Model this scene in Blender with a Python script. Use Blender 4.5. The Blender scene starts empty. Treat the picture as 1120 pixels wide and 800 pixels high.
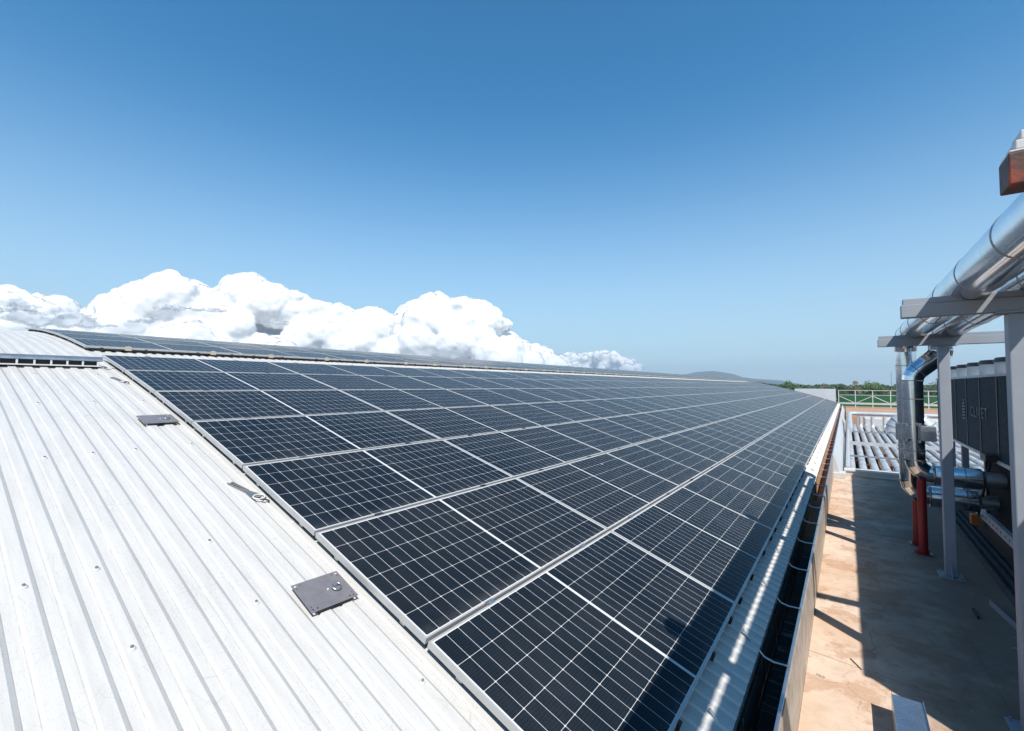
import bpy, bmesh, math, random
from math import sin, cos, pi, sqrt, radians, atan2, floor
from mathutils import Vector, Matrix, noise

S = bpy.context.scene
COL = S.collection
random.seed(7)

# ------------------------------------------------------------------ camera
cam_d = bpy.data.cameras.new('camera')
cam = bpy.data.objects.new('camera', cam_d)
COL.objects.link(cam)
F_PX, YAW, PITCH, ROLL = 495.99, .6347, .0420, .0049
fwd = Vector((-sin(YAW)*cos(PITCH), cos(YAW)*cos(PITCH), sin(PITCH)))
rt = Vector((cos(YAW), sin(YAW), 0))
up = rt.cross(fwd)
r2 = rt*cos(ROLL) + up*sin(ROLL)
u2 = -rt*sin(ROLL) + up*cos(ROLL)
cam.matrix_world = Matrix((( r2.x, u2.x, -fwd.x, 0), (r2.y, u2.y, -fwd.y, 0), (r2.z, u2.z, -fwd.z, 0), (0, 0, 0, 1)))
cam_d.sensor_width = 36.0
cam_d.lens = F_PX/1120*36
cam_d.clip_start = .05
cam_d.clip_end = 60000
S.camera = cam

# ------------------------------------------------------------------ light
SUN = Vector((.62, -.55, 1)).normalized()
SUN_EL = math.asin(SUN.z)
SUN_AZ = atan2(SUN.x, SUN.y)          # clockwise from +Y
w = bpy.data.worlds.new('World'); S.world = w; w.use_nodes = True
nt = w.node_tree; nt.nodes.clear()
out = nt.nodes.new('ShaderNodeOutputWorld'); bg = nt.nodes.new('ShaderNodeBackground')
sky = nt.nodes.new('ShaderNodeTexSky'); sky.sky_type = 'NISHITA'; sky.sun_disc = False
sky.sun_elevation = SUN_EL; sky.sun_rotation = SUN_AZ
sky.altitude = 0; sky.air_density = 1.0; sky.dust_density = .25; sky.ozone_density = 3.0
bg.inputs['Strength'].default_value = .075
hs = nt.nodes.new('ShaderNodeMix'); hs.data_type = 'RGBA'; hs.blend_type = 'MULTIPLY'; hs.inputs[0].default_value = 1
hs.inputs[7].default_value = (.46, 1.42, 1.74, 1)
nt.links.new(sky.outputs[0], hs.inputs[6])
# pale air low over the horizon: the clear blue gives way to a greyer blue
wtc = nt.nodes.new('ShaderNodeTexCoord'); wsx = nt.nodes.new('ShaderNodeSeparateXYZ'); nt.links.new(wtc.outputs['Generated'], wsx.inputs[0])
wm = nt.nodes.new('ShaderNodeMapRange'); wm.interpolation_type = 'SMOOTHERSTEP'
for q_, v_ in ((1, -.20), (2, .62), (3, 1.0), (4, 0.0)): wm.inputs[q_].default_value = v_
nt.links.new(wsx.outputs[2], wm.inputs[0])
hm = nt.nodes.new('ShaderNodeMix'); hm.data_type = 'RGBA'; hm.inputs[7].default_value = (6.2, 7.6, 8.5, 1)
nt.links.new(wm.outputs[0], hm.inputs[0]); nt.links.new(hs.outputs[2], hm.inputs[6]); zm = nt.nodes.new('ShaderNodeMapRange'); zm.interpolation_type = 'SMOOTHSTEP'
for q_, v_ in ((1, .62), (2, .92), (3, 1.0), (4, .5)): zm.inputs[q_].default_value = v_
nt.links.new(wsx.outputs[2], zm.inputs[0])
zx = nt.nodes.new('ShaderNodeVectorMath'); zx.operation = 'SCALE'; nt.links.new(hm.outputs[2], zx.inputs[0]); nt.links.new(zm.outputs[0], zx.inputs['Scale'])
nt.links.new(zx.outputs[0], bg.inputs[0]); nt.links.new(bg.outputs[0], out.inputs[0])
sd = bpy.data.lights.new('sun', 'SUN'); sd.energy = 5.0; sd.angle = radians(.53); sd.color = (1, .945, .865)
so = bpy.data.objects.new('sun', sd); COL.objects.link(so)
so.rotation_euler = SUN.to_track_quat('Z', 'Y').to_euler()
so.location = (20, -20, 40)
S.view_settings.view_transform = 'Standard'
S.view_settings.look = 'None'
S.view_settings.gamma = 1
S.view_settings.exposure = 0.42
S.view_settings.use_curve_mapping = False
S.cycles.max_bounces = 8
S.cycles.volume_bounces = 0
S.cycles.caustics_reflective = False
S.cycles.caustics_refractive = False

# ------------------------------------------------------------------ helpers
class MB:
    """collects geometry, links it as ONE mesh object"""
    def __init__(s): s.v = []; s.f = []; s.sm = []; s.mi = []
    def add(s, vs, fs, smooth=False, mat=0):
        n = len(s.v); s.v += [tuple(p) for p in vs]
        for f in fs: s.f.append(tuple(i+n for i in f)); s.sm.append(smooth); s.mi.append(mat)
        return s
    def box(s, x0, x1, y0, y1, z0, z1, mat=0, M=None):
        vs = [(x, y, z) for z in (z0, z1) for y in (y0, y1) for x in (x0, x1)]
        if M is not None: vs = [M @ Vector(p) for p in vs]
        return s.add(vs, [(0,2,3,1),(4,5,7,6),(0,1,5,4),(2,6,7,3),(0,4,6,2),(1,3,7,5)], mat=mat)
    def tube(s, pts, r, n=24, caps=True, mat=0, mitre=True, smooth=True):
        """straight cladding segments with mitred joints, every segment its own rings"""
        pts = [Vector(p) for p in pts]
        rs = r if isinstance(r, (list, tuple)) else [r]*len(pts)
        dirs = [(pts[i+1]-pts[i]).normalized() for i in range(len(pts)-1)]
        d0 = dirs[0]; a = Vector((0,0,1)) if abs(d0.z) < .9 else Vector((1,0,0))
        x = d0.cross(a).normalized()
        rings = []
        for i, d in enumerate(dirs):
            x = (x - d*x.dot(d)).normalized(); y = d.cross(x)
            def ring(p, rad, pl):
                o = []
                for k in range(n):
                    t = 2*pi*k/n; q = p + (x*cos(t)+y*sin(t))*rad
                    if pl is not None:
                        q = q - d*((q-p).dot(pl)/d.dot(pl))
                    o.append(q)
                return o
            p0 = (dirs[i-1]+d).normalized() if i > 0 and mitre else None
            p1 = (d+dirs[i+1]).normalized() if i < len(dirs)-1 and mitre else None
            a0 = ring(pts[i], rs[i], p0); a1 = ring(pts[i+1], rs[i+1], p1)
            s.add(a0+a1, [(k, (k+1) % n, n+(k+1) % n, n+k) for k in range(n)], smooth, mat)
            rings.append((a0, a1))
        if caps:
            s.add(rings[0][0], [tuple(range(n))[::-1]], False, mat)
            s.add(rings[-1][1], [tuple(range(n))], False, mat)
        return s
    def prism(s, prof, y0, y1, axis='y', mat=0):
        """closed 2D profile extruded; axis y: profile in (x,z); axis x: profile in (y,z); axis z: profile in (x,y)"""
        n = len(prof)
        if axis == 'y': vs = [(a, y0, b) for a, b in prof]+[(a, y1, b) for a, b in prof]
        elif axis == 'x': vs = [(y0, a, b) for a, b in prof]+[(y1, a, b) for a, b in prof]
        else: vs = [(a, b, y0) for a, b in prof]+[(a, b, y1) for a, b in prof]
        fs = [(i, (i+1) % n, n+(i+1) % n, n+i) for i in range(n)]
        fs += [tuple(range(n))[::-1], tuple(range(n, 2*n))]
        return s.add(vs, fs, mat=mat)
    def build(s, name, mats, parent=None, loc=None, bevel=0, recalc=True, M=None):
        me = bpy.data.meshes.new(name)
        vs = s.v
        if loc is not None: vs = [(p[0]-loc[0], p[1]-loc[1], p[2]-loc[2]) for p in vs]
        me.from_pydata(vs, [], s.f)
        me.polygons.foreach_set('use_smooth', s.sm)
        if not isinstance(mats, (list, tuple)): mats = [mats]
        for m in mats: me.materials.append(m)
        if len(mats) > 1: me.polygons.foreach_set('material_index', s.mi)
        if recalc:
            bm = bmesh.new(); bm.from_mesh(me); bmesh.ops.recalc_face_normals(bm, faces=bm.faces); bm.to_mesh(me); bm.free()
        me.update()
        o = bpy.data.objects.new(name, me); COL.objects.link(o)
        if parent: o.parent = parent
        elif loc is not None: o.location = loc
        if bevel:
            b = o.modifiers.new('bevel', 'BEVEL'); b.width = bevel; b.segments = 2; b.limit_method = 'ANGLE'
        return o

def tag(o, label=None, cat=None, group=None, kind=None):
    if label: o['label'] = label
    if cat: o['category'] = cat
    if group: o['group'] = group
    if kind: o['kind'] = kind
    return o

def thing(name, label, cat, loc=(0,0,0), group=None):
    o = bpy.data.objects.new(name, None); COL.objects.link(o); o.location = loc
    o.empty_display_size = .2
    return tag(o, label, cat, group)

def put(mb, name, mat, root, **k):
    """part given in world coordinates under a thing standing at root.location (unrotated)"""
    off = Vector(root.location); q = root.parent
    while q: off += q.location; q = q.parent
    return mb.build(name, mat, parent=root, loc=tuple(off), **k)

def copy_tree(o, parent=None):
    c = o.copy(); COL.objects.link(c)
    if parent: c.parent = parent
    for ch in o.children: copy_tree(ch, c)
    return c

# ------------------------------------------------------------------ materials
def mat(name, col, rough=.6, metal=0., spec=.5, **k):
    m = bpy.data.materials.new(name); m.use_nodes = True
    b = m.node_tree.nodes['Principled BSDF']
    b.inputs['Base Color'].default_value = (*col, 1); b.inputs['Roughness'].default_value = rough
    b.inputs['Metallic'].default_value = metal; b.inputs['Specular IOR Level'].default_value = spec
    return m
def N(m, t, **k):
    n = m.node_tree.nodes.new(t)
    for a, v in k.items(): setattr(n, a, v)
    return n
def L(m, a, b): m.node_tree.links.new(a, b)
def B(m): return m.node_tree.nodes['Principled BSDF']
def M_(m, op, a, b=None, c=None):
    n = N(m, 'ShaderNodeMath', operation=op)
    for i, v in enumerate((a, b, c)):
        if v is None: continue
        if isinstance(v, (int, float)): n.inputs[i].default_value = v
        else: L(m, v, n.inputs[i])
    return n.outputs[0]
def ramp(m, fac, stops):
    n = N(m, 'ShaderNodeValToRGB'); e = n.color_ramp.elements
    while len(e) < len(stops): e.new(.5)
    for k, (p, c) in enumerate(stops):
        e[k].position = p; e[k].color = (*c, 1) if len(c) == 3 else c
    L(m, fac, n.inputs[0]); return n.outputs[0]
def mix(m, fac, a, b):
    n = N(m, 'ShaderNodeMix', data_type='RGBA')
    for s_, v in ((0, fac), (6, a), (7, b)):
        if isinstance(v, (int, float)): n.inputs[s_].default_value = v
        elif isinstance(v, tuple): n.inputs[s_].default_value = (*v, 1)
        else: L(m, v, n.inputs[s_])
    return n.outputs[2]
def objco(m, scale=(1,1,1)):
    t = N(m, 'ShaderNodeTexCoord'); mp = N(m, 'ShaderNodeMapping'); mp.inputs['Scale'].default_value = scale
    L(m, t.outputs['Object'], mp.inputs[0]); return mp.outputs[0]
def noi(m, vec, scale, detail=5, rough=.55):
    n = N(m, 'ShaderNodeTexNoise'); n.inputs['Scale'].default_value = scale; n.inputs['Detail'].default_value = detail
    n.inputs['Roughness'].default_value = rough
    if vec is not None: L(m, vec, n.inputs['Vector'])
    return n.outputs[0]
def bump(m, h, strength=.2, dist=.01):
    n = N(m, 'ShaderNodeBump'); n.inputs['Strength'].default_value = strength; n.inputs['Distance'].default_value = dist
    L(m, h, n.inputs['Height']); L(m, n.outputs[0], B(m).inputs['Normal'])

def worn(name, c1, c2, rough=.55, metal=0, scale=3., lo=.35, hi=.7, bmp=.05):
    m = mat(name, c1, rough, metal)
    v = objco(m)
    f = ramp(m, noi(m, v, scale, 8, .65), [(lo, (0,0,0)), (hi, (1,1,1))])
    L(m, mix(m, f, c1, c2), B(m).inputs['Base Color'])
    r = M_(m, 'MULTIPLY_ADD', noi(m, v, scale*4, 4), .3, rough-.15); L(m, r, B(m).inputs['Roughness'])
    if bmp: bump(m, noi(m, v, scale*12, 4), bmp, .003)
    return m

# white roof sheet: dirt speckle, thin cross scratches, a few rust runs
m_roof = mat('white_roof_sheet', (.8,.8,.8), .45)
v = objco(m_roof)
sp = noi(m_roof, v, 160, 3, .7)
big = noi(m_roof, v, 1.3, 6, .6)
vs_ = objco(m_roof, (.5, 7, 1)); streak = noi(m_roof, vs_, 3, 6, .65)
base = mix(m_roof, ramp(m_roof, streak, [(.42, (0,0,0)), (.75, (1,1,1))]), (.535,.528,.515), (.46,.453,.44))
base = mix(m_roof, ramp(m_roof, M_(m_roof, 'ADD', sp, M_(m_roof, 'MULTIPLY', big, .25)), [(.70, (0,0,0)), (.79, (.75,.75,.75))]), base, (.33,.325,.315))
wv = N(m_roof, 'ShaderNodeTexVoronoi', feature='DISTANCE_TO_EDGE'); wv.inputs['Scale'].default_value = 1
L(m_roof, objco(m_roof, (9, 7.5, .01)), wv.inputs['Vector'])
crack = M_(m_roof, 'MULTIPLY', ramp(m_roof, wv.outputs['Distance'], [(.0, (1,1,1)), (.014, (0,0,0))]), ramp(m_roof, noi(m_roof, v, 5, 4), [(.48, (0,0,0)), (.62, (.5,.5,.5))]))
base = mix(m_roof, crack, base, (.34,.33,.315))
rust = M_(m_roof, 'MULTIPLY', ramp(m_roof, noi(m_roof, objco(m_roof, (1.2, 30, 1)), 2, 5), [(.6, (0,0,0)), (.72, (.6,.6,.6))]), ramp(m_roof, noi(m_roof, v, .9, 3), [(.56, (0,0,0)), (.68, (1,1,1))]))
base = mix(m_roof, rust, base, (.46,.33,.21))
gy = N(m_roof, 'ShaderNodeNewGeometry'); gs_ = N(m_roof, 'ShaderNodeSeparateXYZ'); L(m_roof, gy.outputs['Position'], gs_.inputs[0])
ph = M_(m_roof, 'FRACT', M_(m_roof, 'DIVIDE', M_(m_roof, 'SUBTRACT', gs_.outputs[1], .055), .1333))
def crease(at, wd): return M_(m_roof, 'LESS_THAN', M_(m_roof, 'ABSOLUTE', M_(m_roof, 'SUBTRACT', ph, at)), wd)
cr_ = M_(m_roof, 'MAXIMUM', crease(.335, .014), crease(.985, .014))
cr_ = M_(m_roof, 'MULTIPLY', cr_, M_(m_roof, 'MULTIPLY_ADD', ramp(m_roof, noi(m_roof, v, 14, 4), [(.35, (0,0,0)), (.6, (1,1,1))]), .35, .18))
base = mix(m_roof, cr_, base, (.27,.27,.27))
L(m_roof, base, B(m_roof).inputs['Base Color'])
bump(m_roof, noi(m_roof, v, 25, 4), .06, .004)

# solar cells, laid out in the panel's own metres
PW, PL = 1.134, 2.292
def cell_mat():
    m = mat('solar_cells', (.01,.014,.024), .12, 0, .5)
    uv = N(m, 'ShaderNodeUVMap'); sx = N(m, 'ShaderNodeSeparateXYZ'); L(m, uv.outputs[0], sx.inputs[0])
    mx, my, mid = .018, .021, .011
    px = (PW-2*mx)/6; py = (PL-2*my-2*mid)/24
    x = M_(m, 'DIVIDE', M_(m, 'SUBTRACT', sx.outputs[0], mx), px)
    yc = M_(m, 'SUBTRACT', M_(m, 'ABSOLUTE', M_(m, 'SUBTRACT', sx.outputs[1], PL/2)), mid)
    y = M_(m, 'DIVIDE', yc, py)
    fx = M_(m, 'PINGPONG', x, .5); fy = M_(m, 'PINGPONG', y, .5)
    dx = M_(m, 'MULTIPLY', fx, px); dy = M_(m, 'MULTIPLY', fy, py)
    gap = M_(m, 'LESS_THAN', M_(m, 'MINIMUM', dx, dy), .0012)
    dia = M_(m, 'LESS_THAN', M_(m, 'ADD', dx, dy), .0070)
    outm = M_(m, 'MAXIMUM', M_(m, 'LESS_THAN', yc, 0.0), M_(m, 'GREATER_THAN', yc, py*12))
    outx = M_(m, 'MAXIMUM', M_(m, 'LESS_THAN', x, 0.0), M_(m, 'GREATER_THAN', x, 6.0))
    white = M_(m, 'MAXIMUM', M_(m, 'MAXIMUM', gap, dia), M_(m, 'MAXIMUM', outm, outx))
    # ten thin bus wires per cell, running along the panel
    fb = M_(m, 'PINGPONG', M_(m, 'MULTIPLY', x, 10), .5)
    bus = M_(m, 'MULTIPLY', M_(m, 'LESS_THAN', fb, .03), .16)
    # fine fingers across
    ob = N(m, 'ShaderNodeObjectInfo')
    cidx = N(m, 'ShaderNodeCombineXYZ'); L(m, M_(m, 'FLOOR', x), cidx.inputs[0]); L(m, M_(m, 'FLOOR', M_(m, 'DIVIDE', sx.outputs[1], py)), cidx.inputs[1]); L(m, M_(m, 'MULTIPLY', ob.outputs['Random'], 50), cidx.inputs[2])
    wn = N(m, 'ShaderNodeTexWhiteNoise', noise_dimensions='3D'); L(m, cidx.outputs[0], wn.inputs[0])
    cell = mix(m, wn.outputs['Value'], (.0035,.0085,.0155), (.0060,.0120,.0205))
    cell = mix(m, M_(m, 'MULTIPLY', ob.outputs['Random'], .45), cell, (.009,.0125,.018))
    cell = mix(m, bus, cell, (.14,.14,.15))
    c = mix(m, white, cell, (.55,.555,.56))
    # dust film
    tc = N(m, 'ShaderNodeNewGeometry')
    d = noi(m, tc.outputs['Position'], 1.7, 7, .62)
    d2 = noi(m, tc.outputs['Position'], 60, 3, .6)
    dust = M_(m, 'MULTIPLY', ramp(m, d, [(.35, (.15,.15,.15)), (.75, (1,1,1))]), M_(m, 'MULTIPLY_ADD', d2, .035, .018))
    c = mix(m, dust, c, (.42,.40,.37))
    lowe = N(m, 'ShaderNodeMapRange'); lowe.interpolation_type = 'SMOOTHSTEP'; lowe.inputs[1].default_value = PW-.10; lowe.inputs[2].default_value = PW-.012
    L(m, sx.outputs[0], lowe.inputs[0])
    c = mix(m, M_(m, 'MULTIPLY', lowe.outputs[0], M_(m, 'MULTIPLY', ramp(m, noi(m, tc.outputs['Position'], 9, 5, .7), [(.35, (.1,.1,.1)), (.7, (1,1,1))]), .10)), c, (.36,.33,.29))
    vb = N(m, 'ShaderNodeTexVoronoi'); vb.inputs['Scale'].default_value = 1.9; L(m, tc.outputs['Position'], vb.inputs['Vector'])
    vsep = N(m, 'ShaderNodeSeparateColor'); L(m, vb.outputs['Color'], vsep.inputs[0])
    c = mix(m, M_(m, 'MULTIPLY', M_(m, 'MULTIPLY', M_(m, 'LESS_THAN', M_(m, 'ADD', vb.outputs['Distance'], M_(m, 'MULTIPLY', d2, .03)), .052), M_(m, 'GREATER_THAN', vsep.outputs[0], .72)), .65), c, (.45,.44,.41))
    b = B(m); L(m, c, b.inputs['Base Color']); b.inputs['Specular IOR Level'].default_value = 0; b.inputs['Roughness'].default_value = .6
    gl = N(m, 'ShaderNodeBsdfGlossy'); gl.inputs['Color'].default_value = (1,1,1,1); L(m, M_(m, 'MULTIPLY_ADD', d, .12, .10), gl.inputs['Roughness'])
    fr = N(m, 'ShaderNodeFresnel'); fr.inputs[0].default_value = 1.38
    ms = N(m, 'ShaderNodeMixShader'); L(m, M_(m, 'MULTIPLY', fr.outputs[0], .42), ms.inputs[0])
    L(m, b.outputs[0], ms.inputs[1]); L(m, gl.outputs[0], ms.inputs[2])
    L(m, ms.outputs[0], [n for n in m.node_tree.nodes if n.type == 'OUTPUT_MATERIAL'][0].inputs[0])
    return m
m_cell = cell_mat()
m_alu = worn('panel_frame_aluminium', (.50,.495,.485), (.42,.415,.41), .42, .35, 6, bmp=0)
m_clad = mat('pipe_cladding', (.80,.81,.83), .2, 1.)
v = objco(m_clad)
L(m_clad, M_(m_clad, 'MULTIPLY_ADD', noi(m_clad, v, 5, 6, .6), .20, .05), B(m_clad).inputs['Roughness'])
L(m_clad, ramp(m_clad, noi(m_clad, v, 2.3, 6, .65), [(.3, (.66,.67,.70)), (.7, (.86,.87,.89))]), B(m_clad).inputs['Base Color'])
bump(m_clad, noi(m_clad, v, 7, 3), .12, .006)
m_dark_joint = mat('pipe_joint_band', (.30,.31,.33), .4, .9)
m_galv = worn('galvanised_steel', (.52,.54,.56), (.38,.40,.42), .32, .85, 9)
m_steel = worn('blue_grey_painted_steel', (.30,.325,.37), (.25,.275,.315), .5, 0, 2.5, bmp=.03)
m_rust = worn('rust_red_steel', (.26,.04,.012), (.055,.03,.026), .6, 0, 9, .40, .54, .25)
m_red = worn('red_painted_steel', (.32,.012,.018), (.24,.012,.016), .42, 0, 4)
m_plate = worn('dark_zinc_plate', (.31,.29,.30), (.24,.23,.235), .45, .5, 14)
m_black = mat('black_plastic', (.015,.015,.017), .5)
m_rubber = mat('black_rubber', (.012,.012,.013), .8)
m_white = worn('white_painted_metal', (.60,.60,.60), (.50,.50,.49), .45, 0, 4)
m_palepipe = worn('pale_pipe_cladding', (.60,.61,.62), (.48,.49,.51), .35, .35, 3)
m_coil = worn('dark_coil_fins', (.009,.030,.054), (.005,.019,.036), .7, 0, 3)
B(m_coil).inputs['Specular IOR Level'].default_value = .15
m_letter = mat('faded_white_lettering', (.14,.17,.185), .6)
m_orange = mat('orange_plastic', (.62,.15,.03), .5)
m_grey_wall = worn('light_grey_wall_sheet', (.55,.57,.60), (.50,.52,.55), .6, 0, 1)
m_wall = worn('factory_wall_paint', (.6,.6,.58), (.5,.5,.48), .8, 0, 1)
m_junction = worn('beige_clamp_metal', (.52,.46,.38), (.45,.39,.31), .6, .2, 20)

# gutter: rust in the metal, pipe shade painted near-black over the dirty near stretch
m_gut = mat('rusty_gutter', (.3,.15,.08), .75)
v = objco(m_gut)
g1 = ramp(m_gut, noi(m_gut, v, 3, 8, .7), [(.35, (.42,.20,.10)), (.55, (.52,.27,.15)), (.7, (.30,.14,.08))])
stv = objco(m_gut, (1, 9, 1)); st = noi(m_gut, stv, 1.6, 7, .7)
sy = N(m_gut, 'ShaderNodeSeparateXYZ'); tcg = N(m_gut, 'ShaderNodeNewGeometry'); L(m_gut, tcg.outputs['Position'], sy.inputs[0])
nearm = N(m_gut, 'ShaderNodeMapRange'); nearm.inputs[1].default_value = 7.5; nearm.inputs[2].default_value = 9.5; nearm.inputs[3].default_value = 1; nearm.inputs[4].default_value = 0
L(m_gut, sy.outputs[1], nearm.inputs[0])
dirt_shade = ramp(m_gut, st, [(.40, (.006,.006,.007)), (.56, (.014,.014,.015)), (.66, (.24,.24,.25))])
L(m_gut, mix(m_gut, nearm.outputs[0], g1, dirt_shade), B(m_gut).inputs['Base Color'])

# concrete walkway
m_floor = mat('walkway_concrete', (.45,.36,.29), .8)
v = objco(m_floor)
n1 = noi(m_floor, v, .7, 8, .6); n2 = noi(m_floor, v, 6, 8, .7); n3 = noi(m_floor, v, 70, 4, .6)
c = ramp(m_floor, n1, [(.3, (.55,.37,.25)), (.5, (.62,.475,.365)), (.72, (.67,.57,.48))])
c = mix(m_floor, M_(m_floor, 'MULTIPLY', ramp(m_floor, n2, [(.45, (0,0,0)), (.75, (1,1,1))]), .55), c, (.40,.29,.215))
c = mix(m_floor, M_(m_floor, 'MULTIPLY', ramp(m_floor, n3, [(.5, (0,0,0)), (.8, (1,1,1))]), .35), c, (.33,.28,.24))
pat = noi(m_floor, v, 1.9, 9, .72)
c = mix(m_floor, M_(m_floor, 'MULTIPLY', ramp(m_floor, pat, [(.50, (0,0,0)), (.56, (1,1,1)), (.70, (.4,.4,.4))]), .6), c, (.40,.22,.125))
wv2 = N(m_floor, 'ShaderNodeTexVoronoi', feature='DISTANCE_TO_EDGE'); wv2.inputs['Scale'].default_value = 1.15
wob = N(m_floor, 'ShaderNodeVectorMath', operation='MULTIPLY_ADD'); wn_ = N(m_floor, 'ShaderNodeTexNoise'); wn_.inputs['Scale'].default_value = 3; wn_.inputs['Detail'].default_value = 5
L(m_floor, v, wn_.inputs['Vector']); L(m_floor, wn_.outputs['Color'], wob.inputs[0]); wob.inputs[1].default_value = (.35,.35,0); L(m_floor, v, wob.inputs[2]); L(m_floor, wob.outputs[0], wv2.inputs['Vector'])
c = mix(m_floor, M_(m_floor, 'MULTIPLY', ramp(m_floor, wv2.outputs['Distance'], [(0, (1,1,1)), (.006, (0,0,0))]), ramp(m_floor, noi(m_floor, v, 1.3, 3), [(.47, (0,0,0)), (.6, (.7,.7,.7))])), c, (.22,.15,.10))
# grime plus shade painted into the colour towards the plant, with an uneven border
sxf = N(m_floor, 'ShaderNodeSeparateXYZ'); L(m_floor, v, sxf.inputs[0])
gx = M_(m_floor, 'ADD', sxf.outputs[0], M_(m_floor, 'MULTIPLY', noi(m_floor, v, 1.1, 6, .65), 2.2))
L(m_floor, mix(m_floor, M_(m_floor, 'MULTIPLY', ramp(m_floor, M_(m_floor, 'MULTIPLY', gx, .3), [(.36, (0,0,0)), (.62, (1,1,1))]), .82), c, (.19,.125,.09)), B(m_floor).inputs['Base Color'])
bump(m_floor, n2, .25, .006)

def ground_mat(name, stops, scale):
    m = mat(name, (.2,.2,.1), .95); v = objco(m)
    L(m, ramp(m, noi(m, v, scale, 8, .65), stops), B(m).inputs['Base Color']); return m
m_ground = ground_mat('dry_ground', [(.35, (.07,.085,.035)), (.5, (.13,.12,.06)), (.62, (.20,.14,.085))], .02)
m_soil = ground_mat('brown_soil', [(.35, (.34,.20,.12)), (.6, (.42,.26,.17))], .3)
m_hill = ground_mat('hill_woodland', [(.4, (.035,.05,.03)), (.6, (.06,.075,.045))], .004)

def leaf_mat(name, c1, c2):
    m = mat(name, c1, .7, 0, .25)
    g = N(m, 'ShaderNodeNewGeometry')
    L(m, mix(m, g.outputs['Random Per Island'], c1, c2), B(m).inputs['Base Color']); return m
m_leaf = leaf_mat('green_leaves', (.035,.075,.022), (.10,.15,.05))
m_leaf2 = leaf_mat('dry_olive_leaves', (.09,.09,.05), (.17,.15,.09))
m_leaf3 = leaf_mat('deep_green_leaves', (.025,.055,.022), (.06,.10,.04))
m_bark = mat('bark', (.09,.065,.05), .9)

# ------------------------------------------------------------------ roof geometry
RCX, RCZ, RR = -18.686, -52.148, 53.516       # panel top surface is an arc of this circle
def zc(x, d=0.0): return RCZ + sqrt((RR-d)**2-(x-RCX)**2)
def on_arc(a, d=0.0): return RCX+(RR-d)*sin(a), RCZ+(RR-d)*cos(a)
A_OF = lambda x: math.asin((x-RCX)/RR)
Y0 = 1.724
NEAR_Y, FAR_Y = -4.0, 59.4
RIB, RIB_H = .1333, .0145
D_CREST = .085; D_VALLEY = D_CREST+RIB_H

def rib_profile(y0, y1):
    """(y, depth) polyline across the ribs"""
    out_ = []
    n0 = floor(y0/RIB)
    k = n0
    off = .055
    while k*RIB < y1:
        b = k*RIB+off
        for dy, d in ((0, D_VALLEY), (.046, D_VALLEY), (.058, D_CREST), (.1125, D_CREST)):
            out_.append((b+dy, d))
        k += 1
    return out_

def roof_sheet(x0, x1, y0, y1, lift, nseg):
    prof = rib_profile(y0, y1); a0, a1 = A_OF(x0), A_OF(x1)
    mb = MB(); n = len(prof); vs = []
    for i in range(nseg+1):
        a = a0+(a1-a0)*i/nseg
        for y, d in prof:
            x, z = on_arc(a, d-lift); vs.append((x, y, z))
    fs = []
    for i in range(nseg):
        for j in range(n-1):
            fs.append((i*n+j, i*n+j+1, (i+1)*n+j+1, (i+1)*n+j))
    mb.add(vs, fs); return mb

bld = thing('factory_building', 'long factory building with a white ribbed barrel roof carrying the solar panels', 'building', (-18.7, 28, -9))
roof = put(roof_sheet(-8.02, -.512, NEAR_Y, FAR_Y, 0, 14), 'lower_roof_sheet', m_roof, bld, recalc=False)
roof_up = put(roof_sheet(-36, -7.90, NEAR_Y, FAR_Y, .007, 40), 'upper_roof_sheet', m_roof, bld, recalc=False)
for o in (roof, roof_up):
    for p in o.data.polygons: pass
    bm = bmesh.new(); bm.from_mesh(o.data)
    bm.faces.ensure_lookup_table()
    if bm.faces[0].normal.z < 0: bmesh.ops.reverse_faces(bm, faces=bm.faces)
    bm.to_mesh(o.data); bm.free()
wl = MB(); wl.box(-36.2, -.60, NEAR_Y+.2, FAR_Y-.1, -9, -3.2)
put(wl, 'wall', m_wall, bld)
ev = MB(); ev.box(-.62, -.575, NEAR_Y, FAR_Y-.05, -3.2, -2.06)
put(ev, 'eave_fascia', m_wall, bld)
# foam filler / dark void under the rib ends
# gutter trough
GX0, GX1, GZL, GZB = -.548, -.368, -2.005, -2.33
gt = MB()
gt.box(GX0, GX0+.006, NEAR_Y, FAR_Y, GZB, -2.015)
gt.box(GX0+.006, GX1-.006, NEAR_Y, FAR_Y, GZB, GZB+.006)
gut = put(gt, 'gutter', m_gut, bld)
gw = MB(); gw.box(GX1-.006, GX1, NEAR_Y, FAR_Y, GZB, GZL)
gw.box(GX1-.012, GX1+.008, NEAR_Y, FAR_Y, GZL+.001, GZL+.012)
put(gw, 'gutter_front_wall', m_galv, gut)
pw = MB(); pw.prism([(GX1+.003, GZL-.02), (GX1+.012, GZL-.02), (GX1+.022, -2.35), (GX1+.018, -2.62), (GX1+.003, -2.62)], NEAR_Y, 15.9)
put(pw, 'gutter_apron', worn('weathered_apron_sheet', (.46,.42,.385), (.30,.235,.18), .5, .2, 5), bld)
rods = []
y = .72
while y < 46:
    rd = MB(); rd.tube([(-.66, y, zc(-.66, .06)), (-.52, y, -1.975), (-.46, y, -1.99), (GX1, y, GZL+.02)], .0085, 8)
    rods.append(put(rd, 'gutter_rod', m_galv, gut)); y += 1.035
# sloping flashing beyond the walkway
fl = MB(); fl.prism([(GX1+.014, -1.97), (GX1+.03, -1.97), (-.10, -2.75), (-.10, -2.9), (GX1+.014, -2.9)], 15.92, FAR_Y)
put(fl, 'sloping_flashing', worn('pale_grey_flashing', (.58,.60,.62), (.48,.50,.51), .5, .1, 1.5), bld)
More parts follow.
